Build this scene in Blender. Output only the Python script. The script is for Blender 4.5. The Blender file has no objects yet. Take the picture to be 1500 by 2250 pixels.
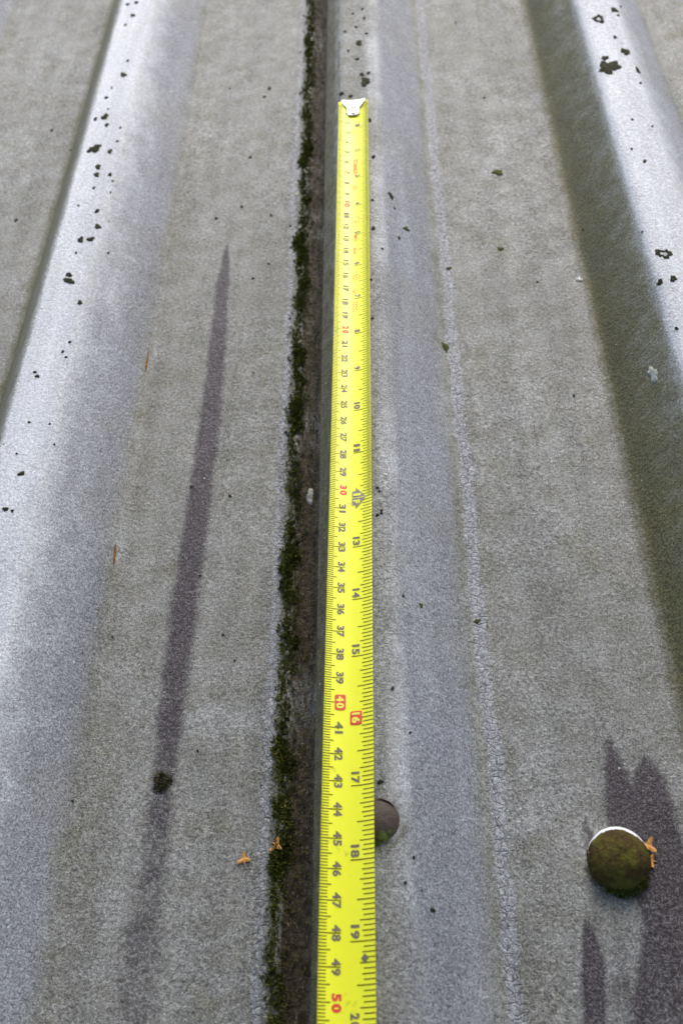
import bpy, bmesh, math, random
import numpy as np
from mathutils import Vector, Matrix, Euler
random.seed(7); rng = np.random.default_rng(7)
S = bpy.context.scene
COL = S.collection
R = math.radians

# ------------------------------------------------------------------ camera
F_PX, CAM = 2100.0, Vector((0.05968, -0.55236, 0.36046))
ROT = Euler((0.62711, 0.10015, 0.0002), 'XYZ')
cd = bpy.data.cameras.new('camera'); cam = bpy.data.objects.new('camera', cd); COL.objects.link(cam)
cam.location = CAM; cam.rotation_euler = ROT
cd.sensor_fit = 'VERTICAL'; cd.sensor_height = 36; cd.sensor_width = 24
cd.lens = 36 * F_PX / 2250
cd.clip_start = 0.01; cd.clip_end = 3000
cd.dof.use_dof = True; cd.dof.focus_distance = 0.40; cd.dof.aperture_fstop = 14
S.camera = cam
# ------------------------------------------------------------------ light
SUN_EL, SUN_AZ = R(46), R(13)          # azimuth from +Y (up the roof) towards +X
w = bpy.data.worlds.new('World'); S.world = w; w.use_nodes = True
wn = w.node_tree; bg = wn.nodes['Background']
sky = wn.nodes.new('ShaderNodeTexSky'); sky.sky_type = 'NISHITA'; sky.sun_disc = False
sky.sun_elevation = SUN_EL; sky.sun_rotation = SUN_AZ; sky.dust_density = 3.0; sky.air_density = 1.0
wn.links.new(sky.outputs[0], bg.inputs[0]); bg.inputs[1].default_value = 0.15
sl = bpy.data.lights.new('sun', 'SUN'); so = bpy.data.objects.new('sun', sl); COL.objects.link(so)
sl.energy = 0.8; sl.angle = R(30); sl.color = (1, .965, .90)
sdir = Vector((math.sin(SUN_AZ) * math.cos(SUN_EL), math.cos(SUN_AZ) * math.cos(SUN_EL), math.sin(SUN_EL)))
so.rotation_euler = sdir.to_track_quat('Z', 'Y').to_euler(); so.location = sdir * 5
vs = S.view_settings
vs.view_transform = 'Standard'; vs.look = 'None'; vs.exposure = 1.18; vs.gamma = 1

# ------------------------------------------------------------------ roof profile
P, X2, WL, TP, WR, H = 0.15912, 0.00015, 0.02564, 0.02228, 0.03004, 0.03026
LIP = X2 + 0.0150          # where an upper sheet's edge ends on the rib's left flank
NR = 6                     # ribs per sheet
_g = np.arange(0, 1600) / 1600 * P
_z = np.interp(_g, [0, .03, .03 + WL, .03 + WL + TP, .03 + WL + TP + WR, P], [0, 0, H, H, 0, 0])
_k = np.exp(-.5 * (np.arange(-120, 121) / 120 * .012 / .0015) ** 2 )
_k = np.exp(-.5 * ((np.arange(-120, 121) * P / 1600) / .0014) ** 2); _k /= _k.sum()
_z = np.convolve(np.concatenate([_z[-200:], _z, _z[:200]]), _k, 'same')[200:-200]
def zprof(x):
    r = (np.asarray(x) - X2 + .03) % P
    one = (np.asarray(x) > X2 - P - .03) & (np.asarray(x) < X2 - .03)      # this rib's left flank is a little steeper
    r = np.where(one, np.interp(r, [0, .028, .03 + WL - .0042, .03 + WL + TP, P], [0, .028, .03 + WL, .03 + WL + TP, P]), r)
    return np.interp(r, np.append(_g, P), np.append(_z, _z[0]))
def ripple(x, y):
    return (.00022 * np.sin(31 * x + 9 * y + 1) + .00018 * np.sin(17 * y - 23 * x + 2) + .00010 * np.sin(74 * y + 51 * x)
            + .00005 * np.sin(190 * y + 3 * np.sin(60 * x)) + .00005 * np.sin(230 * x + 90 * y))
def zsurf(x, y):
    return zprof(x) + ripple(x, y)
MR = ROT.to_matrix(); MRn = np.array(MR); CN = np.array(CAM)
def project(pts):
    d = (pts - CN) @ MRn
    return 750 + F_PX * d[:, 0] / -d[:, 2], 1125 - F_PX * d[:, 1] / -d[:, 2]
def hit(px, py):
    """photo pixel -> point on the roof's surface"""
    d = np.array(MR @ Vector(((px - 750) / F_PX, -(py - 1125) / F_PX, -1)))
    t = np.linspace((.05 - CN[2]) / d[2], (-.006 - CN[2]) / d[2], 1500)
    q = CN + t[:, None] * d
    i = int(np.argmax(q[:, 2] <= zsurf(q[:, 0], q[:, 1])))
    return Vector(q[i])
def hitz(px, py, z):
    d = MR @ Vector(((px - 750) / F_PX, -(py - 1125) / F_PX, -1)); return CAM + d * ((z - CAM.z) / d.z)
def nrm(x, y):
    e = .0008
    return Vector((-(float(zsurf(x + e, y)) - float(zsurf(x - e, y))) / (2 * e), -(float(zsurf(x, y + e)) - float(zsurf(x, y - e))) / (2 * e), 1)).normalized()

# ------------------------------------------------------------------ helpers
def link(name, me, parent=None, mat=None):
    o = bpy.data.objects.new(name, me); COL.objects.link(o)
    if mat is not None and me is not None: me.materials.append(mat)
    if parent is not None: o.parent = parent
    return o
def tag(o, label, cat, group=None):
    o['label'] = label; o['category'] = cat
    if group: o['group'] = group
    return o
def mesh(name, v, f, smooth=True):
    me = bpy.data.meshes.new(name); me.from_pydata([tuple(map(float, p)) for p in v], [], f); me.update()
    if smooth: me.polygons.foreach_set('use_smooth', [True] * len(me.polygons))
    return me
def npmesh(name, co, quads):
    me = bpy.data.meshes.new(name)
    me.vertices.add(len(co)); me.vertices.foreach_set('co', co.astype(np.float32).ravel())
    n = len(quads); k = quads.shape[1]
    me.loops.add(n * k); me.loops.foreach_set('vertex_index', quads.astype(np.int32).ravel())
    me.polygons.add(n); me.polygons.foreach_set('loop_start', np.arange(0, n * k, k, dtype=np.int32))
    me.update(calc_edges=True); me.validate()
    me.polygons.foreach_set('use_smooth', np.ones(n, dtype=bool))
    return me
def attr(me, name, vals):
    a = me.attributes.new(name, 'FLOAT', 'POINT'); a.data.foreach_set('value', np.asarray(vals, dtype=np.float32))
class NT:
    def __init__(s, name, rough=.6, spec=.4):
        s.m = bpy.data.materials.new(name); s.m.use_nodes = True; s.t = s.m.node_tree
        s.b = s.t.nodes['Principled BSDF']; s.b.inputs['Roughness'].default_value = rough
        s.b.inputs['Specular IOR Level'].default_value = spec
        s._c = None
    def n(s, ty, **kw):
        x = s.t.nodes.new(ty)
        for k, v in kw.items(): setattr(x, k, v)
        return x
    def put(s, sock, v):
        if isinstance(v, bpy.types.NodeSocket): s.t.links.new(v, sock)
        elif isinstance(v, (tuple, list)): sock.default_value = (*v, 1) if len(v) == 3 and len(sock.default_value) == 4 else v
        else: sock.default_value = v
    def math(s, op, a, b=0., c=None, clamp=False):
        x = s.n('ShaderNodeMath', operation=op, use_clamp=clamp); s.put(x.inputs[0], a); s.put(x.inputs[1], b)
        if c is not None: s.put(x.inputs[2], c)
        return x.outputs[0]
    def mix(s, f, a, b, bt='MIX'):
        x = s.n('ShaderNodeMix', data_type='RGBA', blend_type=bt); s.put(x.inputs[0], f); s.put(x.inputs[6], a); s.put(x.inputs[7], b)
        return x.outputs[2]
    def co(s, scale=(1, 1, 1), rot=(0, 0, 0)):
        if s._c is None: s._c = s.n('ShaderNodeTexCoord').outputs['Object']
        src = s._c
        if any(rot):
            m = s.n('ShaderNodeMapping'); s.t.links.new(src, m.inputs[0]); m.inputs['Rotation'].default_value = rot; src = m.outputs[0]
        if scale == (1, 1, 1): return src
        m = s.n('ShaderNodeMapping'); s.t.links.new(src, m.inputs[0]); m.inputs['Scale'].default_value = scale
        return m.outputs[0]
    def noise(s, scale, detail=3, rough=.55, vec=None, dist=0., out=0):
        x = s.n('ShaderNodeTexNoise'); s.put(x.inputs['Scale'], scale); s.put(x.inputs['Detail'], detail); s.put(x.inputs['Roughness'], rough); s.put(x.inputs['Distortion'], dist)
        s.t.links.new(vec if vec is not None else s.co(), x.inputs['Vector']); return x.outputs[out]
    def voro(s, scale, feature='F1', vec=None, out='Distance', rnd=1.):
        x = s.n('ShaderNodeTexVoronoi', feature=feature); s.put(x.inputs['Scale'], scale); s.put(x.inputs['Randomness'], rnd)
        s.t.links.new(vec if vec is not None else s.co(), x.inputs['Vector']); return x.outputs[out]
    def ramp(s, v, lo, hi, a=0., b=1.):
        x = s.n('ShaderNodeMapRange', interpolation_type='SMOOTHSTEP'); s.put(x.inputs[0], v)
        for i, q in enumerate((lo, hi, a, b)): s.put(x.inputs[i + 1], q)
        return x.outputs[0]
    def attr(s, name):
        return s.n('ShaderNodeAttribute', attribute_name=name).outputs['Fac']
    def bump(s, h, strength, dist, normal=None):
        x = s.n('ShaderNodeBump'); s.put(x.inputs['Strength'], strength); s.put(x.inputs['Distance'], dist); s.put(x.inputs['Height'], h)
        if normal is not None: s.t.links.new(normal, x.inputs['Normal'])
        return x.outputs[0]
    def col(s, v): s.put(s.b.inputs['Base Color'], v); return s
def simple(name, c, rough=.6, spec=.4, var=.15, scale=60, metal=0., bump=0.):
    q = NT(name, rough, spec); v = q.noise(scale, 4)
    q.col(q.mix(q.ramp(v, .3, .7), tuple(x * (1 - var) for x in c), tuple(min(1, x * (1 + var)) for x in c)))
    q.b.inputs['Metallic'].default_value = metal
    if bump: q.put(q.b.inputs['Normal'], q.bump(q.noise(scale * 3, 4), .6, bump))
    return q.m

# ------------------------------------------------------------------ fibre cement material
def fibre_cement():
    q = NT('weathered_fibre_cement', .62, .22)
    big, mid = q.noise(11, 4, .6), q.noise(75, 4, .62)
    fine = q.noise(480, 4, .7)
    # short random fibres: stretched noise in several directions
    fib = dk = None
    for a in (.15, .95, 1.75, 2.55):
        nv = q.noise(1., 1., .5, vec=q.co((560, 2200, 1500), (0, 0, a)))
        f1, f2 = q.ramp(nv, .58, .74), q.ramp(nv, .43, .29)
        fib = f1 if fib is None else q.math('MAXIMUM', fib, f1)
        dk = f2 if dk is None else q.math('MAXIMUM', dk, f2)
    base = q.mix(q.ramp(big, .32, .68), (.282, .285, .270), (.352, .356, .346))
    base = q.mix(q.ramp(mid, .36, .66, 0, .65), base, (.228, .228, .196))
    base = q.mix(q.ramp(q.noise(33, 5, .7), .54, .72, 0, .5), base, (.205, .205, .125))
    base = q.mix(q.ramp(q.noise(27, 4, .6, vec=q.co((1, .6, 1), (0, 0, 1))), .56, .74, 0, .45), base, (.44, .455, .47))
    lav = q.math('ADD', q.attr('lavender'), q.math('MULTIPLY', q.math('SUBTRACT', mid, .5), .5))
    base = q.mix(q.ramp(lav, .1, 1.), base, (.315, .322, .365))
    # cleaner, paler rib tops
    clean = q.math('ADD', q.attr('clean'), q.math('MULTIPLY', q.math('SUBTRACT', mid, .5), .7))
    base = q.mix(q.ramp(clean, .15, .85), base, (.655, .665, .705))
    # pale crackled bands
    pale = q.math('ADD', q.attr('pale'), q.math('MULTIPLY', q.math('SUBTRACT', q.noise(105, 5, .72), .5), 2.2))
    palem = q.ramp(pale, .35, .8)
    base = q.mix(q.math('MULTIPLY', palem, .72), base, (.42, .435, .475))
    # algae, its tone deepened to carry the shade of the rib flanks too
    alg_shade = q.math('ADD', q.attr('algae_shade'), q.math('MULTIPLY', q.math('SUBTRACT', q.noise(95, 5, .68), .5), 1.0))
    alg_shade_m = q.ramp(alg_shade, .2, 1.0)
    base = q.mix(q.math('MULTIPLY', alg_shade_m, .9), base, q.mix(q.noise(40, 3), (.080, .079, .034), (.128, .118, .034)))
    # fibres and grain modulate whatever colour lies there
    amp = q.ramp(q.attr('clean'), 0., .9, 1., .55)
    gr = q.math('ADD', q.math('SUBTRACT', q.math('MULTIPLY', fib, .66), q.math('MULTIPLY', dk, .50)), q.ramp(fine, .33, .68, -.15, .08))
    run = q.ramp(q.noise(1., 3, .6, vec=q.co((70, 5, 5))), .34, .66, -.09, .08)
    grain = q.math('ADD', q.math('ADD', q.math('MULTIPLY', gr, amp), run), 1.)
    gv = q.n('ShaderNodeCombineColor'); [q.put(gv.inputs[k], grain) for k in range(3)]
    base = q.mix(1., base, gv.outputs[0], 'MULTIPLY')
    # rising damp / purple wet streaks
    wn_ = q.math('ADD', q.math('MULTIPLY', q.math('SUBTRACT', q.noise(380, 4, .75), .5), .8), q.math('MULTIPLY', q.math('SUBTRACT', q.noise(60, 4, .65), .5), .75))
    wet = q.ramp(q.math('ADD', q.attr('wet'), q.math('MULTIPLY', wn_, q.ramp(q.attr('wet'), .02, .3))), .12, .85)
    base = q.mix(q.math('MULTIPLY', wet, .93), base, q.mix(fib, (.040, .031, .038), (.20, .18, .20)))
    # dirt of the lap gully
    dn = q.noise(1., 5, .7, vec=q.co((420, 110, 420)))
    dirt = q.ramp(q.math('ADD', q.attr('dirt'), q.math('MULTIPLY', q.math('SUBTRACT', dn, .5), 1.1)), .25, .75)
    dc = q.mix(q.ramp(q.noise(300, 4, .7), .35, .7), (.020, .013, .005), (.105, .082, .044))
    base = q.mix(dirt, base, dc)
    # crackle lines, pits, bright specks
    vc = q.n('ShaderNodeMix', data_type='VECTOR'); vc.inputs[0].default_value = .0012
    q.t.links.new(q.co(), vc.inputs[4]); q.t.links.new(q.noise(160, 2, out=1), vc.inputs[5])
    ce = q.voro(330, 'DISTANCE_TO_EDGE', vec=vc.outputs[1])
    crk = q.math('MULTIPLY', q.ramp(ce, .0, .045, 1, 0), q.math('MULTIPLY', palem, q.ramp(q.noise(60, 2), .38, .55)))
    base = q.mix(q.math('MULTIPLY', crk, .6), base, (.07, .068, .06))
    vn = q.n('ShaderNodeTexVoronoi'); vn.inputs['Scale'].default_value = 150; q.t.links.new(q.co(), vn.inputs['Vector']); sp, spc = vn.outputs['Distance'], vn.outputs['Color']
    spd = q.math('MULTIPLY', q.ramp(sp, .04, .13, 1, 0), q.math('GREATER_THAN', spc, .83))
    base = q.mix(q.math('MULTIPLY', spd, .8), base, (.05, .047, .03))
    vn = q.n('ShaderNodeTexVoronoi'); vn.inputs['Scale'].default_value = 210; q.t.links.new(q.co((1, 1, 1), (0, 0, .6)), vn.inputs['Vector']); sp2, sp2c = vn.outputs['Distance'], vn.outputs['Color']
    spw = q.math('MULTIPLY', q.ramp(sp2, .05, .12, 1, 0), q.math('GREATER_THAN', sp2c, .86))
    base = q.mix(q.math('MULTIPLY', spw, .75), base, (.80, .80, .78))
    q.col(q.mix(1., base, (.87, .87, .86), 'MULTIPLY'))
    q.put(q.b.inputs['Roughness'], q.math('SUBTRACT', q.ramp(mid, .3, .7, .56, .70), q.math('MULTIPLY', wet, .10)))
    # relief: leathery wrinkles, fibres, crackle
    wr = q.noise(560, 3, .65, dist=.6)
    hgt = q.math('ADD', wr, q.math('MULTIPLY', q.ramp(ce, .0, .09), q.math('MULTIPLY', q.attr('pale'), .5)))
    q.put(q.b.inputs['Normal'], q.bump(hgt, .7, .0012))
    q.b.inputs['Sheen Weight'].default_value = .08; q.b.inputs['Sheen Roughness'].default_value = .45; q.b.inputs['Sheen Tint'].default_value = (.9, .93, 1, 1)
    return q.m
M_FC = fibre_cement()
M_FC_UNDER = simple('bare_fibre_cement', (.30, .30, .28), .8)

# ------------------------------------------------------------------ stain fields (photo outlines carried to the roof)
def polyline_field(u, v, pts):
    """pts: (px, py, width, strength) running down the picture -> soft band"""
    p = np.array(pts, float)
    cx = np.interp(v, p[:, 1], p[:, 0]); wd = np.interp(v, p[:, 1], p[:, 2]); st = np.interp(v, p[:, 1], p[:, 3], left=0)
    d = np.abs(u - cx) / (wd * .5)
    return np.clip(1.45 - d * .92, 0, 1) * st * (v > p[0, 1])
def poly_field(u, v, poly, soft):
    """signed distance to a polygon, softened"""
    p = np.array(poly, float); q = np.roll(p, -1, 0)
    dmin = np.full(u.shape, 1e9); inside = np.zeros(u.shape, bool)
    for (x0, y0), (x1, y1) in zip(p, q):
        ex, ey = x1 - x0, y1 - y0
        t = np.clip(((u - x0) * ex + (v - y0) * ey) / (ex * ex + ey * ey), 0, 1)
        dmin = np.minimum(dmin, np.hypot(u - x0 - t * ex, v - y0 - t * ey))
        c = ((y0 > v) != (y1 > v)) & (u < (x1 - x0) * (v - y0) / (y1 - y0 + 1e-9) + x0); inside ^= c
    return np.clip(.5 + np.where(inside, dmin, -dmin) / soft, 0, 1)
STREAK = [(499, 536, 4, .7), (497, 560, 14, .85), (490, 620, 28, .9), (480, 740, 34, 1), (466, 880, 40, 1), (450, 1010, 46, 1), (430, 1150, 50, 1),
          (406, 1320, 56, .95), (389, 1450, 62, .82), (375, 1560, 64, .75), (363, 1700, 58, .68), (352, 1780, 60, .62), (342, 1870, 66, .60), (325, 2000, 78, .52), (302, 2150, 105, .50), (288, 2250, 120, .46), (270, 2400, 130, .2)]
LOWS = [(1285, 2015, 6, .6), (1288, 2050, 26, .75), (1298, 2110, 44, .8), (1302, 2190, 50, .8), (1308, 2270, 54, .8), (1320, 2450, 70, .5)]
SMALL = [(1284, 1786, 4, .6), (1286, 1815, 16, .7), (1298, 1850, 34, .6), (1310, 1880, 40, .4)]
PATCH = [(1336, 1618), (1352, 1640), (1374, 1690), (1388, 1722), (1398, 1690), (1412, 1660), (1432, 1672), (1462, 1722), (1482, 1780), (1500, 1850), (1540, 1990), (1600, 2280), (1372, 2280), (1388, 2150), (1410, 2040), (1400, 1985), (1375, 1930), (1340, 1850), (1330, 1790), (1324, 1700), (1324, 1645)]
CAPP, CAPQ = hit(1357, 1890), hit(829, 1802)
def fields(co):
    x, y = co[:, 0], co[:, 1]
    u, v = project(co)
    r = ((x - X2 + .03) % P) - .03                    # 0 at a rib's left base
    rib = np.round((x - r - X2) / P)
    n1 = np.sin(41 * y + 3 * rib) * .5 + np.sin(93 * y + 1.7 + rib) * .3 + np.sin(211 * y + 2 * rib) * .2
    a, b, c = WL, WL + TP, WL + TP + WR
    def box(lo, hi, s): return np.clip((r - lo) / s, 0, 1) * np.clip((hi - r) / s, 0, 1)
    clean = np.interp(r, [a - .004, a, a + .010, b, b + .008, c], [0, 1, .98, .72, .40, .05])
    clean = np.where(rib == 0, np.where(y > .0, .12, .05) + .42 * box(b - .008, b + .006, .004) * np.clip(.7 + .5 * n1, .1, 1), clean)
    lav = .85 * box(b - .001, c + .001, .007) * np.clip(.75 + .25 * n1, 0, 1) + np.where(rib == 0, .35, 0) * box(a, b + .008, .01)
    # algae at flank feet and left flanks, with flank shade painted into the mask
    algae_shade = np.where(rib == 0, 1.15, .95) * box(-.0015, a - .002, .003) * np.clip(1.12 - .5 * r / a, 0, 1.1) + np.where(rib == 0, .26, .26) * np.exp(-((r - c) / np.where(rib == 0, .0022, .0045)) ** 2) * (1 + .5 * n1)
    algae_shade += np.where((rib == 0) & (y > -.01), .42, 0) * box(a - .004, b + .002, .003) + np.where(rib == 2, .5, 0) * np.exp(-((r - c - .001) / .003) ** 2)
    for cp, rr in ((CAPP, .0118), (CAPQ, .0100)):
        dd = np.hypot(x - cp.x, y - cp.y); algae_shade += .75 * np.exp(-((dd - rr) / .0016) ** 2) * np.clip((cp.y - y) / .005 + .3, 0, 1) + .35 * np.exp(-((r + .002) / .004) ** 2)
    algae_shade += np.where(rib == 0, .26, .10) * np.exp(-((r - c + .006) / .008) ** 2)  # painted shade: right flanks darken toward the crease through this mask
    algae_shade += np.where(rib == 0, .30 * np.exp(-((r + .0125) / .006) ** 2) * np.clip(.6 + .7 * n1, 0, 1), 0)
    pale = np.where(rib == 0, 1.0, .15) * (1.1 * np.exp(-((r + .0048) / .0036) ** 2) + 1.2 * np.exp(-((r - c - .0042 - .0009 * n1) / .0032) ** 2))
    wet = np.zeros(len(x)); dirt = np.zeros(len(x))
    vis = (v > -200) & (v < 2600) & (u > -300) & (u < 1900)
    if vis.any():
        uu, vv = u[vis], v[vis]
        g = polyline_field(uu, vv, [(1171, 925, 3, .5), (1176, 955, 9, .6), (1180, 985, 8, .3), (1184, 1010, 4, 0)]) + polyline_field(uu, vv, STREAK) + polyline_field(uu, vv, LOWS) + polyline_field(uu, vv, SMALL)
        pf = poly_field(uu, vv, PATCH, 34) * np.clip(1.0 - (vv - 1980) / 900, .62, 1)
        pf *= np.where((vv > 1960), np.clip(.55 + (uu - 1330) / 160, .2, 1), 1)
        hz = .42 * poly_field(uu, vv, [(1310, 2060), (1400, 1990), (1440, 2300), (1310, 2300)], 90)
        wet[vis] = np.clip(np.maximum(np.maximum(g, pf), hz), 0, 1)
    return dict(clean=clean, lavender=lav, algae_shade=algae_shade, pale=pale, wet=wet, dirt=dirt)

# ------------------------------------------------------------------ roof
roof = link('shed_roof', None); tag(roof, 'weathered grey ribbed fibre cement roof with mossy side lap and dark lichen spots', 'roof')
YLO, YHI = -1.25, 2.4
TH = .0055
def axis(lo, hi, flo, fhi, fine, coarse):
    pts = []
    if lo < flo: pts += list(np.arange(lo, min(flo, hi), coarse))
    if max(lo, flo) < min(hi, fhi): pts += list(np.arange(max(lo, flo), min(hi, fhi), fine))
    if hi > fhi: pts += list(np.arange(max(fhi, lo), hi, coarse))
    pts = sorted(set(np.round(pts, 6))); 
    if hi - pts[-1] < fine * .4: pts[-1] = hi
    else: pts.append(hi)
    return np.array(pts)
def make_sheet(k):
    b0, b1 = X2 + k * NR * P, X2 + (k + 1) * NR * P
    x0, x1 = b0 + (LIP - X2), b1 + .036
    fine = k in (-1, 0)
    xs = axis(x0, x1, -.30, .36, .0011, .004) if fine else axis(x0, x1, 9, 9, .004, .004)
    ys = axis(YLO, YHI, -.64, .27, .0024, .035) if fine else axis(YLO, YHI, 9, 9, .035, .035)
    def top(X, Y):
        z = zsurf(X, Y)
        u = X - b1
        zu = np.minimum(np.interp(u - .0112, [-.001, 0, .001, WL], [0, .0003, .0012, H]), .0236) + ripple(X, Y)
        zu += np.where((u > -.001) & (u < .014), .0009 * np.sin(430 * Y + 900 * X) * np.sin(170 * Y), 0) * np.clip(1 - abs(u - .0045) / .006, 0, 1)
        return np.where(u > -.003, zu, z)
    X, Y = np.meshgrid(xs, ys); Z = top(X, Y)
    nx, ny = len(xs), len(ys)
    co = np.stack([X, Y, Z], 2).reshape(-1, 3)
    i = np.arange(nx * ny).reshape(ny, nx)
    f = np.stack([i[:-1, :-1], i[:-1, 1:], i[1:, 1:], i[1:, :-1]], 2).reshape(-1, 4)
    # underside + edges, coarse along the slope
    xb = xs[::2] if (nx - 1) % 2 == 0 else np.append(xs[::2], xs[-1]); yb = np.array([YLO, -.64, -.2, .27, 1.2, YHI])
    e = .0006; zt = top(xb, 0 * xb); dz = (top(xb + e, 0 * xb) - top(xb - e, 0 * xb)) / (2 * e); ln = np.sqrt(1 + dz * dz)
    XB, YB = np.meshgrid(xb + TH * dz / ln, yb); ZB = np.tile(zt - TH / ln - .0006, (len(yb), 1))
    cb = np.stack([XB, YB, ZB], 2).reshape(-1, 3); j = np.arange(len(cb)).reshape(len(yb), len(xb)) + len(co)
    fb = np.stack([j[:-1, :-1], j[1:, :-1], j[1:, 1:], j[:-1, 1:]], 2).reshape(-1, 4)
    top_n = len(co); co = np.concatenate([co, cb]); fc = [f, fb]
    # edge strips: left lip, right end, eaves, ridge end
    def strip(a, b):
        extra = np.concatenate([co_[a], co_[b]]); return extra
    co_ = co; add = []; base = len(co)
    yi = [int(np.argmin(abs(ys - t))) for t in yb]
    for A, B, fl in ((i[yi, 0], j[:, 0], 0), (i[yi, -1], j[:, -1], 1)):
        n = len(A); s = base + len(add); add += list(co[A]) + list(co[B])
        q = [(s + t, s + t + 1, s + n + t + 1, s + n + t) for t in range(n - 1)]
        fc.append(np.array([t[::-1] if fl == 0 else t for t in q]))
    ix = [int(np.argmin(abs(xs - t))) for t in xb]
    for A, B, fl in ((i[0, ix], j[0, :], 1), (i[-1, ix], j[-1, :], 0)):
        n = len(A); s = base + len(add); add += list(co[A]) + list(co[B])
        q = [(s + t, s + t + 1, s + n + t + 1, s + n + t) for t in range(n - 1)]
        fc.append(np.array([t[::-1] if fl == 1 else t for t in q]))
    co = np.concatenate([co, np.array(add)])
    me = npmesh('roof_sheet', co, np.concatenate(fc))
    fl = fields(co)
    u = co[:, 0] - b1
    gul = np.clip((u - .0006) / .0022, 0, 1) * (u < .05) * (.82 + .30 * np.sin(23 * co[:, 1] + 1) * np.sin(61 * co[:, 1]))
    fl['dirt'] = np.maximum(gul, np.where((co[:, 0] - b0 > 0) & (co[:, 0] - b0 < WL), .46, 0)); fl['clean'] *= (u < -.01); fl['pale'] *= np.where(u > -.001, 0, 1); fl['algae_shade'] = np.where(u > 0, .4, fl['algae_shade'])
    fl['algae_shade'][top_n:] *= .5
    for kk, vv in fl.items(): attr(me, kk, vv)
    o = link('roof_sheet', me, roof, M_FC)
    return o
sheets = {k: make_sheet(k) for k in (-2, -1, 0, 1)}
sheets[-1]['label'] = 'ribbed sheet with long purple damp streak, lapped under its neighbour'
sheets[0]['label'] = 'ribbed sheet lapping over the mossy joint, carrying the tape'
M_WOOD = simple('purlin_timber', (.22, .15, .09), .8, .2, .3, 30)
def boxmesh(name, lo, hi, bev=0.):
    bm = bmesh.new(); bmesh.ops.create_cube(bm, size=1)
    for v in bm.verts: v.co = Vector([lo[i] + (v.co[i] + .5) * (hi[i] - lo[i]) for i in range(3)])
    if bev: bmesh.ops.bevel(bm, geom=bm.edges[:], offset=bev, segments=2, affect='EDGES')
    me = bpy.data.meshes.new(name); bm.to_mesh(me); bm.free(); return me
XL, XR = X2 - 2 * NR * P, X2 + 2 * NR * P
for yy in (-.95, -.44, .9, 2.1):
    link('purlin', boxmesh('purlin', (XL + .05, yy - .025, -.082), (XR - .05, yy + .025, -.0072), .002), roof, M_WOOD)
for xx in (XL + .15, 0, XR - .2):
    link('rafter', boxmesh('rafter', (xx, YLO + .1, -.23), (xx + .05, YHI - .05, -.083), .002), roof, M_WOOD)
    for yy in (-.9, 2.05):
        link('post', boxmesh('post', (xx - .025, yy - .05, -2.35), (xx + .075, yy + .05, -.2305), .004), roof, M_WOOD)
# ground far below
gq = NT('grass_ground', .95, .1); gq.col(gq.mix(gq.ramp(gq.noise(2.5, 6, .7), .35, .65), (.035, .06, .018), (.075, .095, .03)))
g = link('ground', mesh('ground', [(-600, -600, -2.4), (600, -600, -2.4), (600, 600, -2.4), (-600, 600, -2.4)], [(0, 1, 2, 3)]), None, gq.m); g['kind'] = 'structure'

# ------------------------------------------------------------------ lichen spots
M_LICHEN = simple('dark_lichen', (.045, .045, .028), .95, .1, .5, 700, bump=.0004)
M_LICHEN_PALE = simple('pale_lichen', (.36, .37, .33), .95, .1, .2, 500)
M_LICHEN_GREEN = simple('green_lichen', (.085, .095, .030), .95, .1, .4, 600)
M_RUST = simple('rust_brown', (.20, .095, .022), .9, .1, .5, 500)
def blob(px, py, wpx, hpx=None, ring=False, mat=None, lumps=1, sheet=None, th=.00035, name='lichen_spot', rot=0.):
    hpx = hpx or wpx * .75
    c = hit(px, py); rx = max(.0005, abs(hitz(px + wpx / 2, py, c.z).x - hitz(px, py, c.z).x)); ry = max(.0005, abs(hitz(px, py - hpx / 2, c.z).y - hitz(px, py, c.z).y))
    rx, ry = min(rx, .006), min(ry, .009)
    n = max(16, min(44, int(wpx * 2.4)))
    ph = [random.random() * 6.28 for _ in range(4)]
    rad = []
    for i in range(n):
        a = 2 * math.pi * i / n
        rad.append(1 + .20 * math.sin(2 * a + ph[0]) + .16 * math.sin(3 * a + ph[1]) + .12 * math.sin(5 * a + ph[2]) + .10 * math.sin(9 * a + ph[3]) + random.uniform(-.09, .09))
    rings = [(1.0, -.0001), (.93, th), (.55, th * 1.5)] + ([(.45, th * .4), (.4, -.0002)] if ring else [(.25, th * 1.3)])
    sx = math.hypot(1, 0); nx0 = nrm(c.x, c.y); tx = Vector((nx0.z, 0, -nx0.x)).normalized()
    v, f = [], []
    for s, z in rings:
        for i in range(n):
            a = 2 * math.pi * i / n + rot
            dx, dy = math.cos(a) * rad[i] * s * rx, math.sin(a) * rad[i] * s * ry
            X_, Y_ = c.x + dx * tx.x, c.y + dy
            Zs = float(zsurf(X_, Y_)); N = nrm(X_, Y_)
            q = Vector((X_, Y_, Zs)) + N * (z + (random.uniform(-.3, .5) * th if 0 < z else 0))
            v.append(q)
    m = len(rings)
    for k in range(m - 1):
        for i in range(n): f.append((k * n + i, k * n + (i + 1) % n, (k + 1) * n + (i + 1) % n, (k + 1) * n + i))
    if not ring: f.append(tuple((m - 1) * n + i for i in range(n)))
    sh = sheets[0] if (sheet == 0 or c.x > LIP) else sheets[-1]
    return link(name, mesh(name, v, f), sh, mat or M_LICHEN)
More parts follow.
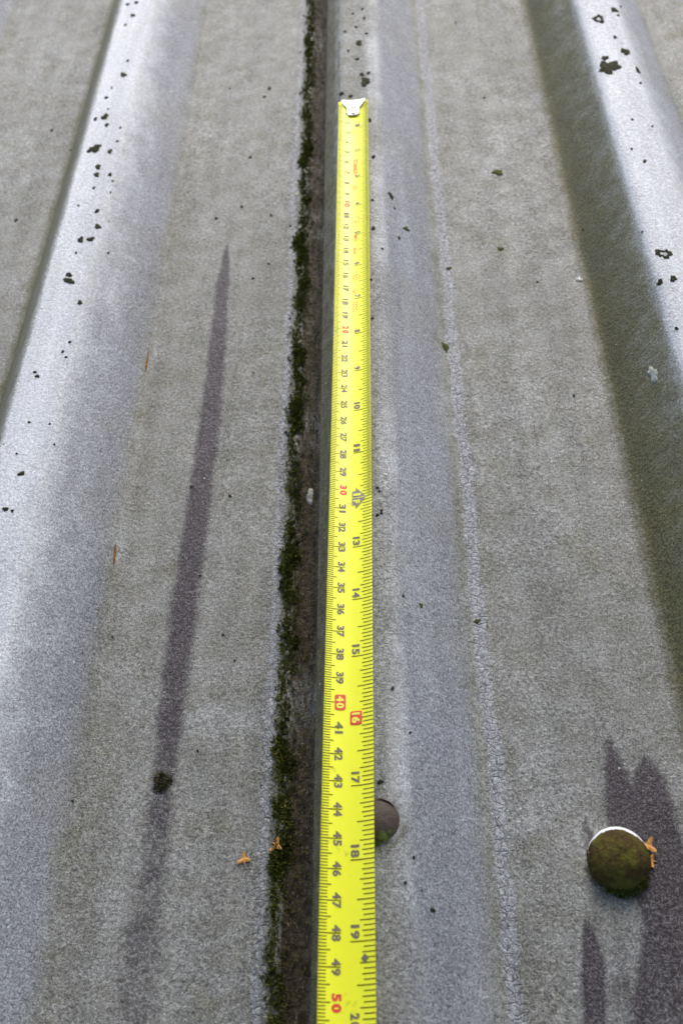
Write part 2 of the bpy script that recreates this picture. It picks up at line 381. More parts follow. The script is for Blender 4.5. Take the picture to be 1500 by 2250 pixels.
RIB1 = [(300, 6, 8), (281, 10, 7), (292, 34, 9), (276, 55, 5), (281, 134, 6), (272, 165, 13), (246, 193, 4), (234, 215, 7), (238, 240, 4), (210, 262, 8), (231, 257, 15), (235, 275, 9), (265, 281, 5), (258, 311, 5),
        (212, 326, 20), (199, 330, 14), (242, 333, 11), (216, 367, 13), (213, 384, 12), (242, 384, 9), (248, 398, 4), (207, 413, 6), (214, 464, 10), (173, 452, 4), (215, 498, 13), (178, 527, 14), (200, 526, 14), (168, 556, 5),
        (152, 604, 13), (149, 616, 15), (158, 620, 12), (176, 665, 11), (154, 752, 6), (139, 773, 7), (146, 785, 6), (78, 818, 7), (83, 827, 9), (48, 1041, 13), (38, 997, 4), (65, 928, 6), (13, 1119, 12), (28, 1123, 7), (110, 932, 4), (120, 977, 4), (243, 423, 4), (238, 556, 5)]
RIB2 = [(788, 95, 14), (800, 40, 6), (796, 20, 6), (802, 180, 22), (809, 161, 8), (770, 212, 9), (750, 206, 10), (785, 130, 8), (765, 112, 6), (782, 60, 6), (758, 70, 5), (805, 74, 5), (795, 164, 10), (775, 30, 5), (820, 345, 9), (811, 264, 10)]
FLANK2 = [(858, 430, 15), (876, 523, 8), (866, 458, 5), (820, 502, 9), (840, 547, 5), (818, 440, 5), (829, 1072, 6), (838, 1128, 5), (833, 1080, 5), (829, 1132, 8), (926, 1330, 6), (885, 1310, 6), (862, 1513, 8), (900, 1610, 5), (835, 1718, 13), (950, 2000, 13), (908, 1884, 7), (890, 1940, 5), (838, 1122, 6), (815, 615, 6), (818, 700, 6)]
RIB3 = [(1349, 22, 15), (1357, 34, 6), (1350, 82, 8), (1373, 114, 19), (1337, 148, 42), (1328, 128, 14), (1400, 155, 14), (1406, 183, 6), (1449, 620, 14), (1478, 613, 16), (1388, 263, 5), (1432, 278, 5), (1387, 328, 5), (1415, 355, 8), (1410, 510, 4), (1362, 15, 6), (1485, 722, 8)]
PANS = [(1063, 215, 5), (1000, 50, 4), (505, 195, 4), (592, 195, 8), (581, 213, 6), (550, 346, 7), (595, 473, 6), (531, 455, 6), (475, 480, 6), (556, 612, 6), (590, 580, 5), (421, 1070, 7), (557, 820, 4), (505, 1090, 8), (440, 1265, 5), (36, 484, 8), (115, 286, 6), (156, 330, 4), (640, 1230, 5), (490, 1395, 4), (516, 1452, 5), (160, 1760, 5), (248, 1400, 5), (435, 1650, 4), (638, 497, 5), (637, 700, 5), (1260, 870, 6), (1280, 505, 4), (1180, 620, 5)]
for L_ in (RIB1, RIB2, FLANK2, RIB3, PANS):
    for t in L_: blob(*t)
blob(1314, 42, 28, 15, ring=True); blob(1458, 558, 32, 22, ring=True)
blob(1093, 379, 21, 13, mat=M_LICHEN_GREEN); blob(892, 503, 15, 9, mat=M_LICHEN_GREEN)
for t in ((978, 763, 14, 20), (1099, 547, 12, 9), (924, 1331, 8, 9), (986, 590, 10, 6), (610, 1534, 10, 14), (1048, 1365, 14, 8)): blob(*t, mat=M_LICHEN_GREEN)
blob(1434, 823, 22, 34, mat=M_LICHEN_PALE); blob(684, 1093, 12, 26, mat=M_LICHEN_PALE, th=.0012)
for x0, y0, x1, y1, ww in ((327, 770, 320, 818, 5), (255, 1195, 250, 1245, 6)):
    a, b = hit(x0, y0), hit(x1, y1); v, f = [], []
    for i in range(9):
        t = i / 8; p = a.lerp(b, t); hw = .00055 * math.sin(math.pi * (t * .9 + .05)) + random.uniform(0, .00015)
        for s in (-1, 0, 1):
            X_ = p.x + s * hw; v.append((X_, p.y, float(zsurf(X_, p.y)) + (.0004 if s == 0 else -.0001)))
        if i:
            for s in (0, 1): q = (i - 1) * 3 + s; f.append((q, q + 1, q + 4, q + 3))
    ro = link('rust_streak', mesh('rust_streak', v, f), sheets[-1], M_RUST); ro['label'] = 'rusty brown sliver in the crease'

# ------------------------------------------------------------------ moss
def moss_material():
    q = NT('moss_leaves', .85, .15)
    r = q.attr('tint')
    c = q.mix(q.ramp(r, 0, .55), (.026, .033, .008), (.090, .105, .016)); c = q.mix(q.ramp(r, .55, 1.), c, (.26, .26, .07))
    q.col(c); return q.m
M_MOSS = moss_material()
def moss_mesh(name, seeds, length=(.0007, .0019), leaves=9):
    """seeds: (point, normal, scale) tufts, each a rosette of small bent leaves"""
    V, Fq, T = [], [], []
    for p, n, sc in seeds:
        tn = random.random(); t1 = n.orthogonal().normalized(); t2 = n.cross(t1)
        for k in range(leaves):
            a = random.random() * 6.283; lean = random.uniform(.15, 1.25)
            d = (n * math.cos(lean) + (t1 * math.cos(a) + t2 * math.sin(a)) * math.sin(lean)).normalized()
            sd = d.cross(n).normalized() if lean > .05 else t1
            L = random.uniform(*length) * sc; wd = L * random.uniform(.13, .22)
            o = p + (t1 * random.uniform(-1, 1) + t2 * random.uniform(-1, 1)) * .0006 * sc
            b = len(V); mid = o + d * L * .5; tip = o + d * L + n * L * random.uniform(-.25, .15)
            V += [o - n * .0002, mid - sd * wd, tip, mid + sd * wd]; Fq.append((b, b + 1, b + 2, b + 3))
            tt = min(1, max(0, tn * .6 + random.random() * .45)); T += [tt * .4, tt, min(1, tt * 1.25), tt]
    me = mesh(name, V, Fq, False); attr(me, 'tint', T); return me
seeds = []
ys_ = np.arange(-.62, .26, .0004)
for y in ys_:
    d = .5 + .35 * math.sin(57 * y + 1) + .35 * math.sin(141 * y + 2.2) + .25 * math.sin(333 * y)
    d = d if y < .02 else d * .55
    wob = .0009 * math.sin(83 * y) + .0006 * math.sin(240 * y + 1)
    for _ in range(5):
        if random.random() < max(.38, d * .85):
            x = X2 - .0008 + wob + random.gauss(.0012, .0018)
            seeds.append((Vector((x, y, float(ripple(x, y)) + .0001)), Vector((-.35, 0, 1)).normalized(), random.uniform(.55, 1.15) * (.8 + .5 * max(0, d))))
    if random.random() < .55 + .3 * d:
        x = X2 + random.uniform(.002, .0115); seeds.append((Vector((x, y, float(ripple(x, y)) + .0008)), Vector((-.2, 0, 1)).normalized(), random.uniform(.35, .7)))
mo = link('moss', moss_mesh('moss', seeds), sheets[-1], M_MOSS); mo['kind'] = 'stuff'; mo['label'] = 'dark green moss growing along the side lap'
# crumbs of dirt in the gully
V, Fq = [], []
for _ in range(7000):
    y = random.uniform(-.62, .26); x = X2 + random.uniform(.0012, .0150); s = random.uniform(.00018, .0006)
    z = float(ripple(x, y)) + max(0, (x - X2 - .0112)) * 1.1 + .0002
    a = random.random() * 6.28; L = s * random.uniform(1, 4); b = len(V)
    dx, dy = math.cos(a) * L * .4, math.sin(a) * L
    V += [(x - dx, y - dy, z), (x + s * .4, y, z + s * .7), (x + dx, y + dy, z + s * .3), (x - s * .4, y, z + s * .7)]; Fq.append((b, b + 1, b + 2, b + 3))
cq = NT('gully_crumbs', .95, .1); rnd = cq.voro(2500, out='Color')
cq.col(cq.mix(cq.ramp(rnd, .5, .95), (.05, .036, .018), (.34, .31, .24)))
cr = link('gully_dirt', mesh('gully_dirt', V, Fq, False), sheets[-1], cq.m); cr['kind'] = 'stuff'; cr['label'] = 'brown plant crumbs lying in the lap gully'
# small tufts along the right-hand crease
# loose clump on the damp streak
c = hit(357, 1718); sd_ = []
for _ in range(230):
    a = random.random() * 6.283; rr = .0033 * math.sqrt(random.random()) * (1 + .28 * math.sin(3 * a + 1) + .2 * math.sin(5 * a))
    sd_.append((Vector((c.x + rr * math.cos(a), c.y + rr * math.sin(a) * 1.1, c.z + .0014 * (1 - (rr / .0036) ** 2))), Vector((rr * math.cos(a) * 120, rr * math.sin(a) * 120, 1)).normalized(), random.uniform(.5, .9)))
mq = NT('dry_moss', .9, .1); mq.col(mq.mix(mq.ramp(mq.attr('tint'), .1, .9), (.022, .018, .008), (.20, .185, .10)))
tag(link('moss_clump', moss_mesh('moss_clump', sd_, leaves=6), None, mq.m), 'small dark dried moss clump lying on the long purple damp streak', 'moss')

# ------------------------------------------------------------------ fixing caps
def cap_dome(name, c, n, r, h, rings=14, seg=40, rough=0., skirt=.0012, shift=(0, 0), cut=None, zoff=0.):
    t1 = Vector((1, 0, 0)); t1 = (t1 - n * t1.dot(n)).normalized(); t2 = n.cross(t1)
    v, f = [], []
    for k in range(rings + 1):
        t = k / rings
        if t < .12: rr, zz = r * (1 - .02 * t / .12), skirt * t / .12
        else:
            a = (t - .12) / .88 * math.pi / 2; rr, zz = r * .98 * math.cos(a) ** .9 if k < rings else 0, skirt + (h - skirt) * math.sin(a)
        for i in range(seg):
            th = 2 * math.pi * i / seg
            wob = rough * (math.sin(3 * th + 5 * t) * .5 + math.sin(7 * th + 9 * t + 1) * .35 + random.uniform(-.5, .5)) if 0 < k < rings else 0
            p = c + t1 * ((rr + wob) * math.cos(th) + shift[0]) + t2 * ((rr + wob) * math.sin(th) + shift[1]) + n * (zz + wob * .6 + zoff)
            v.append(p)
    for k in range(rings):
        for i in range(seg): f.append((k * seg + i, k * seg + (i + 1) % seg, (k + 1) * seg + (i + 1) % seg, (k + 1) * seg + i))
    return mesh(name, v, f)
M_WHITE = simple('white_plastic', (.82, .82, .84), .3, .5, .04, 200)
mc = NT('mossy_cap', .9, .15)
mcn = mc.noise(420, 5, .7); mcc = mc.mix(mc.ramp(mc.noise(150, 4, .6), .38, .62), (.085, .055, .018), (.150, .140, .022))
mcc = mc.mix(mc.ramp(mcn, .35, .7, .6, 0), mcc, (.028, .021, .008)); mcc = mc.mix(mc.ramp(mcn, .62, .85, 0, .7), mcc, (.25, .24, .09))
mc.col(mcc); mc.put(mc.b.inputs['Normal'], mc.bump(mc.noise(900, 4, .7), .9, .0008))
CAP = hit(1357, 1890); CAP.z = float(zsurf(CAP.x, CAP.y)) - .0004
fx = link('fixing_cap', None, roof); fx['label'] = 'domed white fixing cap overgrown with brown green moss'; fx.location = (0, 0, 0)
link('dome', cap_dome('dome', CAP + Vector((.0001, .0007, 0)), Vector((0, 0, 1)), .0110, .0095), fx, M_WHITE)
mcov = link('moss_cover', cap_dome('moss_cover', CAP + Vector((0, -.0005, 0)), Vector((-.02, -.02, 1)).normalized(), .0112, .0118, 22, 72, .00022), fx, mc.m)
sd_ = []
for _ in range(260):
    th = random.uniform(-2.1, -.6); rr = .0113 * random.uniform(.80, 1.03); p = CAP + Vector((rr * math.cos(th), rr * math.sin(th) - .001, 0)); p.z += .0085 * math.sqrt(max(.01, 1 - (rr / .0117) ** 2)) - .0006
    sd_.append((p, Vector((math.cos(th), math.sin(th), .8)).normalized(), random.uniform(.45, .8)))
tf = link('moss_tufts', moss_mesh('moss_tufts', sd_, leaves=6), fx, M_MOSS); tf['kind'] = 'stuff'
# second cap, half under the tape
C2 = hit(829, 1802); C2.z = float(zsurf(C2.x, C2.y)) - .0012
fx2 = link('fixing_cap', None, roof); fx2['label'] = 'brown fixing cap with a cracked rim, half hidden by the tape'
M_CAPB = NT('brown_cap', .6, .35); q = M_CAPB
gr_ = q.n('ShaderNodeSeparateXYZ'); q.t.links.new(q.co(), gr_.inputs[0])
low = q.ramp(q.math('ADD', gr_.outputs[1], q.math('MULTIPLY', q.math('SUBTRACT', q.noise(300, 4), .5), .006)), C2.y - .0075, C2.y - .0035, 1, 0)
q.col(q.mix(low, q.mix(q.noise(260, 4), (.042, .031, .020), (.098, .074, .052)), q.mix(q.ramp(q.noise(500, 3), .4, .6), (.06, .05, .012), (.20, .23, .02))))
q.put(q.b.inputs['Normal'], q.bump(q.noise(700, 4), .7, .0005))
n2 = Vector((.30, -.02, 1)).normalized()
link('dome', cap_dome('dome', C2, n2, .0079, .0058, 18, 48, .00006), fx2, M_CAPB.m)
link('gap_ring', cap_dome('gap_ring', C2, n2, .0085, .0016, 8, 48, .0001, skirt=.0006), fx2, simple('gap_shade', (.045, .042, .026), .9, .1, .4, 400))  # dark ring added round the dome, standing for the shaded gap under it
lq = simple('algae_rim', (.24, .29, .02), .9, .1, .4, 500)
sd_ = []
for _ in range(110):
    th = random.uniform(-1.75, -.25); rr = .0083; p = C2 + Vector((rr * math.cos(th), rr * math.sin(th), .0012 - .30 * rr * math.cos(th)))
    sd_.append((p, Vector((math.cos(th), math.sin(th), .5)).normalized(), .45))
tf2 = link('algae_fringe', moss_mesh('algae_fringe', sd_, leaves=5), fx2, lq); tf2['kind'] = 'stuff'
# the crack: a dark slot on the upper right of the dome
v, f = [], []
for i in range(13):
    th = .62 + 1.15 * i / 12; rr = .0062 + random.uniform(-.0001, .0001); hw = .00042 * math.sin(math.pi * (i + .5) / 13)
    for s in (-1, 1):
        r2 = rr + s * hw; a = math.acos(min(1, r2 / .0079 / .98)); zz = .0012 + .0046 * math.sin(a) + .0004
        t1 = Vector((1, 0, -n2.x / n2.z)).normalized(); t2 = n2.cross(t1)
        v.append(C2 + t1 * r2 * math.cos(th) + t2 * r2 * math.sin(th) + n2 * zz)
    if i: f.append((2 * i - 2, 2 * i - 1, 2 * i + 1, 2 * i))
link('crack', mesh('crack', v, f), fx2, simple('crack_dark', (.008, .006, .005), .95, .05))

# ------------------------------------------------------------------ tape measure
TX, YAW, TW, SAG = 0.02488, -0.01055, 0.0182, 0.0024
CREST = float(zprof(X2 + WL + TP / 2))
tape = link('tape_measure', None); tag(tape, 'yellow steel tape measure blade laid along the roof rib, hook end up', 'tape measure')
def lift(s): return .0010 + .0034 * math.exp(-((s - .455) / .13) ** 2) + .0004 * math.sin(9 * s)
def tp(s, fr, up=0.):
    """point on the blade: s metres from the hook, fr 0..1 across from the left edge"""
    q = 2 * fr - 1
    x = TX + YAW * s + fr * TW + .00012 * math.sin(11 * s)
    return Vector((x, -s - .0018, CREST + lift(s) + SAG * q * q + up))
yq = NT('yellow_tape', .38, .45)
smg = yq.math('MULTIPLY', yq.ramp(yq.noise(95, 5, .7), .57, .72), yq.ramp(yq.noise(600, 3), .4, .65))
yc = yq.mix(yq.ramp(yq.noise(30, 3), .3, .7), (.95, .95, .030), (.97, .97, .042))
yq.col(yq.mix(yq.math('MULTIPLY', smg, .8), yc, (.42, .38, .02)))
M_YEL = yq.m
S0, S1 = -.0006, .86
ss = np.append(np.arange(S0, S1, .004), S1); nf = 17
v, f = [], []
for up in (0., -.00016):
    for s in ss:
        for k in range(nf):
            fr = k / (nf - 1); cut = 0
            if s == ss[0]: cut = .0011 * max(0, abs(2 * fr - 1) - .78) / .22    # clipped corners
            v.append(tp(s + cut, fr, up))
ns = len(ss); off = ns * nf
for i in range(ns - 1):
    for k in range(nf - 1):
        a = i * nf + k; f.append((a, a + nf, a + nf + 1, a + 1)); b = a + off; f.append((b, b + 1, b + nf + 1, b + nf))
    for k in (0, nf - 1):
        a = i * nf + k; q = (a, a + nf, a + nf + off, a + off); f.append(q if k else q[::-1])
for i in (0, ns - 1):
    for k in range(nf - 1):
        a = i * nf + k; q = (a, a + 1, a + 1 + off, a + off); f.append(q if i == 0 else q[::-1])
link('blade', mesh('blade', v, f), tape, M_YEL)
M_INK = simple('grey_ink', (.20, .170, .115), .5, .25, .10, 900)
M_TICK = simple('olive_ink', (.20, .18, .008), .5, .25, .10, 900)
M_RED = simple('red_ink', (.80, .085, .055), .5, .3, .06, 900)
M_PALEINK = simple('bare_yellow_print', (.90, .88, .10), .5, .3, .04, 900)
UP = .00007
def patch_on_tape(name, polys, mat, up=UP):
    """polys: lists of (s, fr) outlines"""
    v, f = [], []
    for poly in polys:
        b = len(v); v += [tp(s, fr, up) for s, fr in poly]; f.append(tuple(range(b, b + len(poly))))
    me = mesh(name, v, f, False)
    return link(name, me, tape, mat)
def quad(s, hw, f0, f1, lead=0.): return [(s - hw, f0), (s + hw, f0), (s + hw, f1), (s - hw, f1)]
def strips(s, hw, f0, f1):
    n = max(1, int(abs(f1 - f0) / .08)); return [quad(s, hw, f0 + (f1 - f0) * i / n, f0 + (f1 - f0) * (i + 1) / n) for i in range(n)]
tens = lambda k: k % 10 == 0
mm = []
for i in range(3, 620):
    s = i / 1000
    if i % 10 == 0: mm += strips(s, .00019, .0, .215 if tens(i // 10) else .385)
    elif i % 5 == 0: mm += strips(s, .00019, .0, .205)
    else: mm += strips(s, .00016, .0, .138)
tk = patch_on_tape('millimetre_scale', mm, M_TICK)
inch = []
for i in range(1, 24 * 32):
    s = i * .0254 / 32
    if s > .62: break
    if i % 32 == 0: inch += strips(s, .00021, 1., .735 if i // 32 in (12, 16) else .55)
    elif i % 16 == 0: inch += strips(s, .00021, 1., .67)
    elif i % 8 == 0: inch += strips(s, .00020, 1., .725)
    elif i % 4 == 0: inch += strips(s, .00020, 1., .765)
    elif i % 2 == 0: inch += strips(s, .00019, 1., .79)
    elif s < .3048: inch += strips(s, .00012, 1., .885)
patch_on_tape('inch_scale', inch, M_TICK)
def text_mesh(body, bold=.02):
    cu = bpy.data.curves.new('t', 'FONT'); cu.body = body; cu.size = 1; cu.offset = bold; cu.resolution_u = 3; cu.space_character = 1.0
    o = bpy.data.objects.new('t', cu); COL.objects.link(o)
    dg = bpy.context.evaluated_depsgraph_get(); dg.update()
    me = bpy.data.meshes.new_from_object(o.evaluated_get(dg))
    bpy.data.objects.remove(o); bpy.data.curves.remove(cu)
    vs_ = np.array([v.co[:2] for v in me.vertices]); fs = [tuple(p.vertices) for p in me.polygons]
    bpy.data.meshes.remove(me)
    return vs_, fs
_tc = {}
def print_text(body, sc, length, f0, f1, mat, bold=.03, slant=0., up=UP, name='numeral', gap=0.):
    """text running down the blade, glyph tops to the right; sc = middle along the blade, f0 baseline, f1 top"""
    if body not in _tc:
        if gap and len(body) == 2:
            parts, F, ox = [], [], 0
            for ch in body:
                a, fs = text_mesh(ch, bold); lo, hi = a[:, 0].min(), a[:, 0].max(); n0 = sum(len(x) for x in parts)
                wd = (hi - lo) * (1 if ch != '1' else 1); a = a.copy(); a[:, 0] += ox - lo; ox += wd + gap
                parts.append(a); F += [tuple(i + n0 for i in q) for q in fs]
            _tc[body] = (np.concatenate(parts), F)
        else: _tc[body] = text_mesh(body, bold)
    a, fs = _tc[body]
    lo, hi = a.min(0), a.max(0)
    v = []
    for x, y in a:
        tx_, ty_ = (x - lo[0]) / (hi[0] - lo[0]), (y - lo[1]) / (hi[1] - lo[1])
        v.append(tp(sc + (tx_ - .5) * length + slant * ty_ * length, f0 + (f1 - f0) * ty_, up))
    return link(name, mesh(name, v, fs, False), tape, mat)
for k in range(1, 61):
    b = str(k); s = k / 100
    ln = .0021 if len(b) == 1 else (.0046 if '1' in b else .0050)
    if k == 40: continue
    if tens(k): print_text(b, s + .0002, .0054, .235, .405, M_RED, .055, gap=.12)
    else: print_text(b, s + (.0012 if k < 10 else 0), ln, .225, .385, M_INK, .045, gap=.15)
for k in range(1, 24):
    if k in (12, 16): continue
    b = str(k); ln = .0021 if k < 10 else .0043
    print_text(b, k * .0254 - .0007 - ln / 2, ln, .55, .715, M_INK, .045, gap=.08)
def rrect(sc, hl, f0, f1, r=.0007):
    out = []; rf = r / TW
    for (cs, cf, a0) in ((sc + hl - r, f1 - rf, 0), (sc - hl + r, f1 - rf, 90), (sc - hl + r, f0 + rf, 180), (sc + hl - r, f0 + rf, 270)):
        for i in range(5):
            a = R(a0 + i * 22.5); out.append((cs + r * math.cos(a), cf + rf * math.sin(a)))
    return out
def panel(name, sc, hl, f0, f1, mat):
    n = 6; pol = rrect(sc, hl, f0, f1); return patch_on_tape(name, [pol], mat, UP + .00006)
panel('red_box', .4, .0031, .215, .43, M_RED); print_text('40', .4, .0049, .245, .40, M_PALEINK, .04, up=UP + .00018, gap=.12)
panel('red_box', .4064, .0027, .525, .765, M_RED); print_text('16', .4064, .0041, .56, .73, M_PALEINK, .04, up=UP + .00018, gap=.12)
s = .3048
patch_on_tape('foot_arrow', [[(s - .0038, .525), (s + .0038, .525), (s + .0038, .61), (s - .0038, .61)], [(s - .0058, .61), (s + .0058, .61), (s, .86)]], simple('arrow_grey', (.30, .27, .21), .5, .25, .08, 900), UP + .00004)
print_text('1', s - .0017, .0013, .555, .735, M_PALEINK, .05, up=UP + .0002); print_text('F', s + .0021, .0020, .555, .715, M_PALEINK, .05, up=UP + .0002)
patch_on_tape('foot_line', strips(s, .00016, .53, .84), M_PALEINK, UP + .0002)
patch_on_tape('stud_diamond', [[(.48768 - .0014, .81), (.48768, .81 - .07), (.48768 + .0014, .81), (.48768, .81 + .07)]], M_INK, UP + .0001)
# red maker's and approval marks
print_text('STANLEY', .0665, .0165, .49, .635, M_RED, .03, name='maker_mark')
def arc(sc, fc, r, w, a0, a1, n=14, kx=1.0):
    out = []
    for i in range(n):
        p = []
        for (aa, rr) in ((i, r - w), (i + 1, r - w), (i + 1, r + w), (i, r + w)):
            a = R(a0 + (a1 - a0) * aa / n); p.append((sc + rr * math.cos(a) * kx, fc + rr * math.sin(a) / TW))
        out.append(p)
    return out
patch_on_tape('approval_mark', arc(.0853, .53, .0019, .00018, 0, 360, 24) + [quad(.0847, .0002, .47, .59), quad(.0859, .0002, .47, .59)], M_RED)
ce_ = arc(.1138, .57, .0021, .00022, 100, 260) + arc(.1178, .57, .0021, .00022, 100, 260) + [[(.1158, .557), (.1174, .557), (.1174, .583), (.1158, .583)]]
patch_on_tape('conformity_mark', ce_, M_RED)
print_text('M12', .1298, .0042, .525, .63, M_RED, .03, name='approval_code')
bx = [quad(.1270, .00008, .47, .68), quad(.1326, .00008, .47, .68)] + [[(.127, .47), (.1326, .47), (.1326, .476), (.127, .476)], [(.127, .674), (.1326, .674), (.1326, .68), (.127, .68)]]
patch_on_tape('code_frame', bx, M_TICK)
print_text('0126', .1405, .0050, .51, .60, M_RED, .03, name='approval_code')
def dashes(name, s0, s1, f0, f1, n):
    pol = []
    for i in range(n):
        c_ = s0 + (s1 - s0) * (i + .5) / n; hw = (s1 - s0) / n * .33
        pol.append(quad(c_, hw * .35, f0, f1))
        pol.append(quad(c_, hw, f0 if i % 2 else f1 - .02, (f0 + .02) if i % 2 else f1))
    patch_on_tape(name, pol, M_RED)
for a in ((.1590, .1640, .47, .545, 4), (.1588, .1640, .57, .64, 4), (.1604, .1632, .67, .73, 2), (.1705, .1742, .50, .60, 3), (.1800, .1880, .49, .55, 6), (.1800, .1870, .58, .645, 5), (.0280, .0330, .38, .45, 3), (.0272, .0335, .47, .57, 4)): dashes('small_print', *a)
# hook
sq = NT('nickel_steel', .4, .5); sq.col(sq.mix(sq.noise(400, 3), (.84, .84, .83), (.92, .92, .91))); sq.b.inputs['Metallic'].default_value = .5
prof = [(-.0014, .40), (-.0006, .395), (.0012, .37), (.0036, .29), (.0062, .205), (.0074, .190), (.0098, .19), (.0120, .19), (.0132, .175), (.0138, .145), (.0140, .08)]
v, f = [], []
for up in (.0015, .0002):
    for s_, hw in prof:
        for k in range(7):
            q = (k / 6 * 2 - 1); fr = .5 + q * hw
            p = tp(s_, .5 + q * hw); z = CREST + lift(s_) + SAG * (q * hw * 2) ** 2 * .55 + up
            v.append((p.x, p.y, z))
n = len(prof); of = n * 7
for i in range(n - 1):
    for k in range(6):
        a = i * 7 + k; f.append((a, a + 7, a + 8, a + 1)); f.append((a + of, a + 1 + of, a + 8 + of, a + 7 + of))
    for k in (0, 6):
        a = i * 7 + k; q = (a, a + 7, a + 7 + of, a + of); f.append(q if k else q[::-1])
for i in (0, n - 1):
    for k in range(6):
        a = i * 7 + k; q = (a, a + 1, a + 1 + of, a + of); f.append(q if i == 0 else q[::-1])
# down-turned lip
b = len(v)
for k in range(7):
    q = k / 6 * 2 - 1; p = tp(-.0014, .5 + q * .40); z = CREST + lift(0) + SAG * (q * .80) ** 2 * .55
    v += [(p.x, p.y, z + .0015), (p.x, p.y + .001, z + .0009), (p.x, p.y + .0012, z - .0008), (p.x, p.y + .0003, z - .0008), (p.x, p.y, z + .0002)]
for k in range(6):
    for j in range(4): a = b + k * 5 + j; f.append((a, a + 5, a + 6, a + 1))
hk = link('hook', mesh('hook', v, f, False), tape, sq.m)
hk.data.materials.append(simple('shaded_steel_edge', (.16, .16, .15), .5, .4, .1, 500))  # hook's edge shadow and dark reflections put into the side-wall colour
for pl in hk.data.polygons:
    if abs(pl.normal.z) < .6 and pl.index < len(f) - 24: pl.material_index = 1
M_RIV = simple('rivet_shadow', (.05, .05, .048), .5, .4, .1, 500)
for s_ in (.0044, .0102):
    bm = bmesh.new(); bmesh.ops.create_uvsphere(bm, u_segments=20, v_segments=10, radius=1)
    for q in bm.verts: q.co = Vector((q.co.x * .0019, q.co.y * .0019, max(-.1, q.co.z) * .00025))
    me = bpy.data.meshes.new('rivet'); bm.to_mesh(me); bm.free()
    me.polygons.foreach_set('use_smooth', [True] * len(me.polygons))
    p = tp(s_, .5); r_ = link('rivet', me, hk, sq.m); r_.location = (p.x, p.y, CREST + lift(s_) + .0015)
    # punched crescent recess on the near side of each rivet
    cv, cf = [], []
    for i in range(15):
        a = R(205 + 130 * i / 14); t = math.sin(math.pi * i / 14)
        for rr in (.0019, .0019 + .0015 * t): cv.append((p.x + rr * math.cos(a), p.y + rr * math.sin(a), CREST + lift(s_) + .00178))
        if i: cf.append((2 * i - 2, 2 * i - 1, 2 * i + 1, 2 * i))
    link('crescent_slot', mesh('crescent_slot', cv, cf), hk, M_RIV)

# ------------------------------------------------------------------ birch scales and other litter
M_BRACT = simple('dry_orange_bract', (.62, .31, .085), .7, .3, .25, 500, bump=.0002)
M_FLECK = simple('white_fleck', (.84, .84, .80), .6, .3, .05, 500)
def bract(px, py, size, rot, label, group=None, mat=M_BRACT, lobes=3, spread=1.9, tilt=(0, 0), zup=.0004, name='birch_scale', cat='birch scale'):
    c = hit(px, py); n = nrm(c.x, c.y)
    out = []; N = 42
    for i in range(N):
        a = 2 * math.pi * i / N
        rr = .36
        for k in range(lobes):
            ca = (k - (lobes - 1) / 2) * spread if lobes == 3 else k * 2 * math.pi / lobes
            d = (a - ca + math.pi) % (2 * math.pi) - math.pi
            L = (.95 if k == 1 else 1.0)
            rr = max(rr, L * max(0, 1 - abs(d) / .75) ** .7)
        if lobes == 3:
            d = (a - math.pi + math.pi) % (2 * math.pi) - math.pi; rr = max(rr, .8 * max(0, 1 - abs(d) / .38) ** .8)
        out.append((rr * math.cos(a), rr * math.sin(a)))
    v, f = [], []
    t1 = Vector((math.cos(rot), math.sin(rot), 0)); t1 = (t1 - n * t1.dot(n)).normalized(); t2 = n.cross(t1)
    hs = size / 2
    for up in (1, 0):
        v.append(c + n * (zup + .0005 * up))
        for x, y in out:
            curl = .22 * (x * x + y * y) + tilt[0] * x + tilt[1] * y
            v.append(c + t1 * x * hs + t2 * y * hs + n * (zup + max(-zup, curl * hs) + .0003 * up))
    o2 = N + 1
    for i in range(N):
        a, b_ = 1 + i, 1 + (i + 1) % N
        f.append((0, a, b_)); f.append((o2, o2 + b_, o2 + a)); f.append((a, o2 + a, o2 + b_, b_))
    return tag(link(name, mesh(name, v, f, False), None, mat), label, cat, group)
bract(537, 1889, .0060, R(100), 'dry orange birch scale lying on the flat grey pan, away from the moss', 'birch scales')
bract(609, 1859, .0064, R(-35), 'dry orange birch scale at the edge of the moss line', 'birch scales')
bract(1422, 1860, .0072, R(60), 'larger dry orange birch scale leaning on the mossy fixing cap', 'birch scales', tilt=(.2, -.35))
bract(1428, 1892, .0056, R(170), 'smaller shadowed orange birch scale tucked beside the mossy fixing cap', 'birch scales', tilt=(.3, 0))
bract(1271, 615, .0040, R(75), 'small white three-pointed fleck near the shaded rib flank', 'white flecks', M_FLECK, name='plant_fleck', cat='fleck')
bract(652, 429, .0026, R(20), 'tiny cream fleck beside the pale band of the mossy lap', 'white flecks', simple('cream_fleck', (.72, .66, .40), .6), name='plant_fleck', cat='fleck')

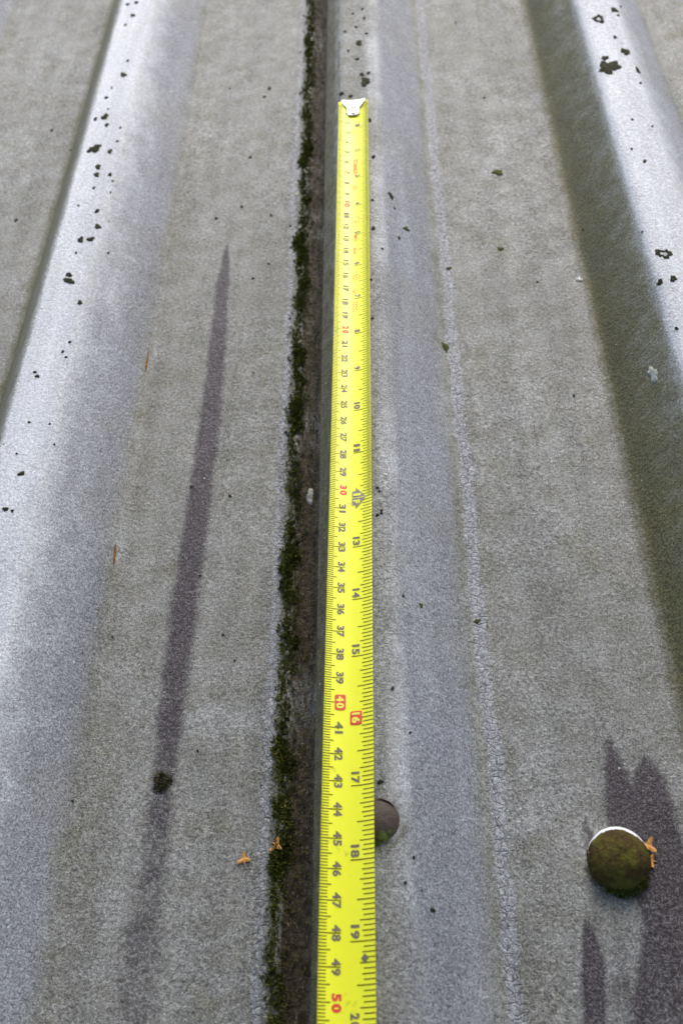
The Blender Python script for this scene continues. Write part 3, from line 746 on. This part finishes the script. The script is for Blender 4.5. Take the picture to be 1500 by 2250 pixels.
# ------------------------------------------------------------------ unseen birch added behind the view, its crown shaped to shade the lower end
shade_tree = link('added_shade_birch', None); shade_tree.location = (1.35, -3.0, -2.4); tag(shade_tree, 'added birch out of view beyond the eaves, there to shade the lower roof', 'shade_tree')
bq = NT('birch_bark', .85, .2); bq.col(bq.mix(bq.ramp(bq.noise(1., 4, .6, vec=bq.co((6, 6, 30))), .55, .68), (.55, .53, .49), (.05, .045, .04)))
lf = NT('birch_leaf', .6, .3); lf.col(lf.mix(lf.attr('tint'), (.045, .085, .018), (.10, .13, .03)))
def limb(pts, rads, seg=9):
    v, f = [], []
    for i, p in enumerate(pts):
        d = (pts[min(i + 1, len(pts) - 1)] - pts[max(i - 1, 0)]).normalized(); a = d.orthogonal().normalized(); b = d.cross(a)
        for k in range(seg):
            th = 2 * math.pi * k / seg; v.append(p + (a * math.cos(th) + b * math.sin(th)) * rads[i])
    for i in range(len(pts) - 1):
        for k in range(seg): f.append((i * seg + k, i * seg + (k + 1) % seg, (i + 1) * seg + (k + 1) % seg, (i + 1) * seg + k))
    return v, f
tpts = [Vector((.06 * math.sin(i * .9), .05 * math.cos(i * 1.3), .75 * i)) for i in range(9)]
v, f = limb(tpts, [.13 - .013 * i for i in range(9)]); link('trunk', mesh('trunk', v, f), shade_tree, bq.m)
ctr = Vector((-1.25, 2.1, 4.2)); rad_ = Vector((2.0, 2.5, 1.4)); ends = []
for i in range(11):
    st = tpts[3 + i % 5]; a = random.uniform(0, 6.28)
    en = ctr + Vector((rad_.x * math.cos(a) * .8, rad_.y * math.sin(a) * .8, random.uniform(-.7, .9)))
    P_ = [st.lerp(en, t / 5) + Vector((0, 0, .25 * math.sin(math.pi * t / 5))) for t in range(6)]
    v, f = limb(P_, [.045 - .0075 * t for t in range(6)], 6); link('limb', mesh('limb', v, f), shade_tree, bq.m); ends += P_[2:]
V, Fq, T = [], [], []
while len(Fq) < 30000:
    d = Vector((random.gauss(0, 1), random.gauss(0, 1), random.gauss(0, 1))).normalized() * random.random() ** .4
    p = ctr + Vector((d.x * rad_.x, d.y * rad_.y, d.z * rad_.z))
    if math.sin(p.x * 5) + math.sin(p.y * 6 + 1) + math.sin(p.z * 5 + p.x * 3) < -1.2: continue
    if p.y - 3.0 > .26 + .85 * (p.z - 3.06) + .1 * math.sin(p.x * 4) or p.z - 2.4 < .66: continue  # crown front cut along the sun's slope so its shade falls low on the roof
    n = Vector((random.gauss(0, .6), random.gauss(0, .6), 1)).normalized(); a = n.orthogonal().normalized(); a.rotate(Matrix.Rotation(random.random() * 6.28, 3, n)); b = n.cross(a)
    L = random.uniform(.022, .036); k = len(V); V += [p - a * L, p - b * L * .62, p + a * L * 1.15, p + b * L * .62]; Fq.append((k, k + 1, k + 2, k + 3)); T += [random.random()] * 4
me = mesh('shade_crown', V, Fq, False); attr(me, 'tint', T); cw = link('shade_crown', me, shade_tree, lf.m)
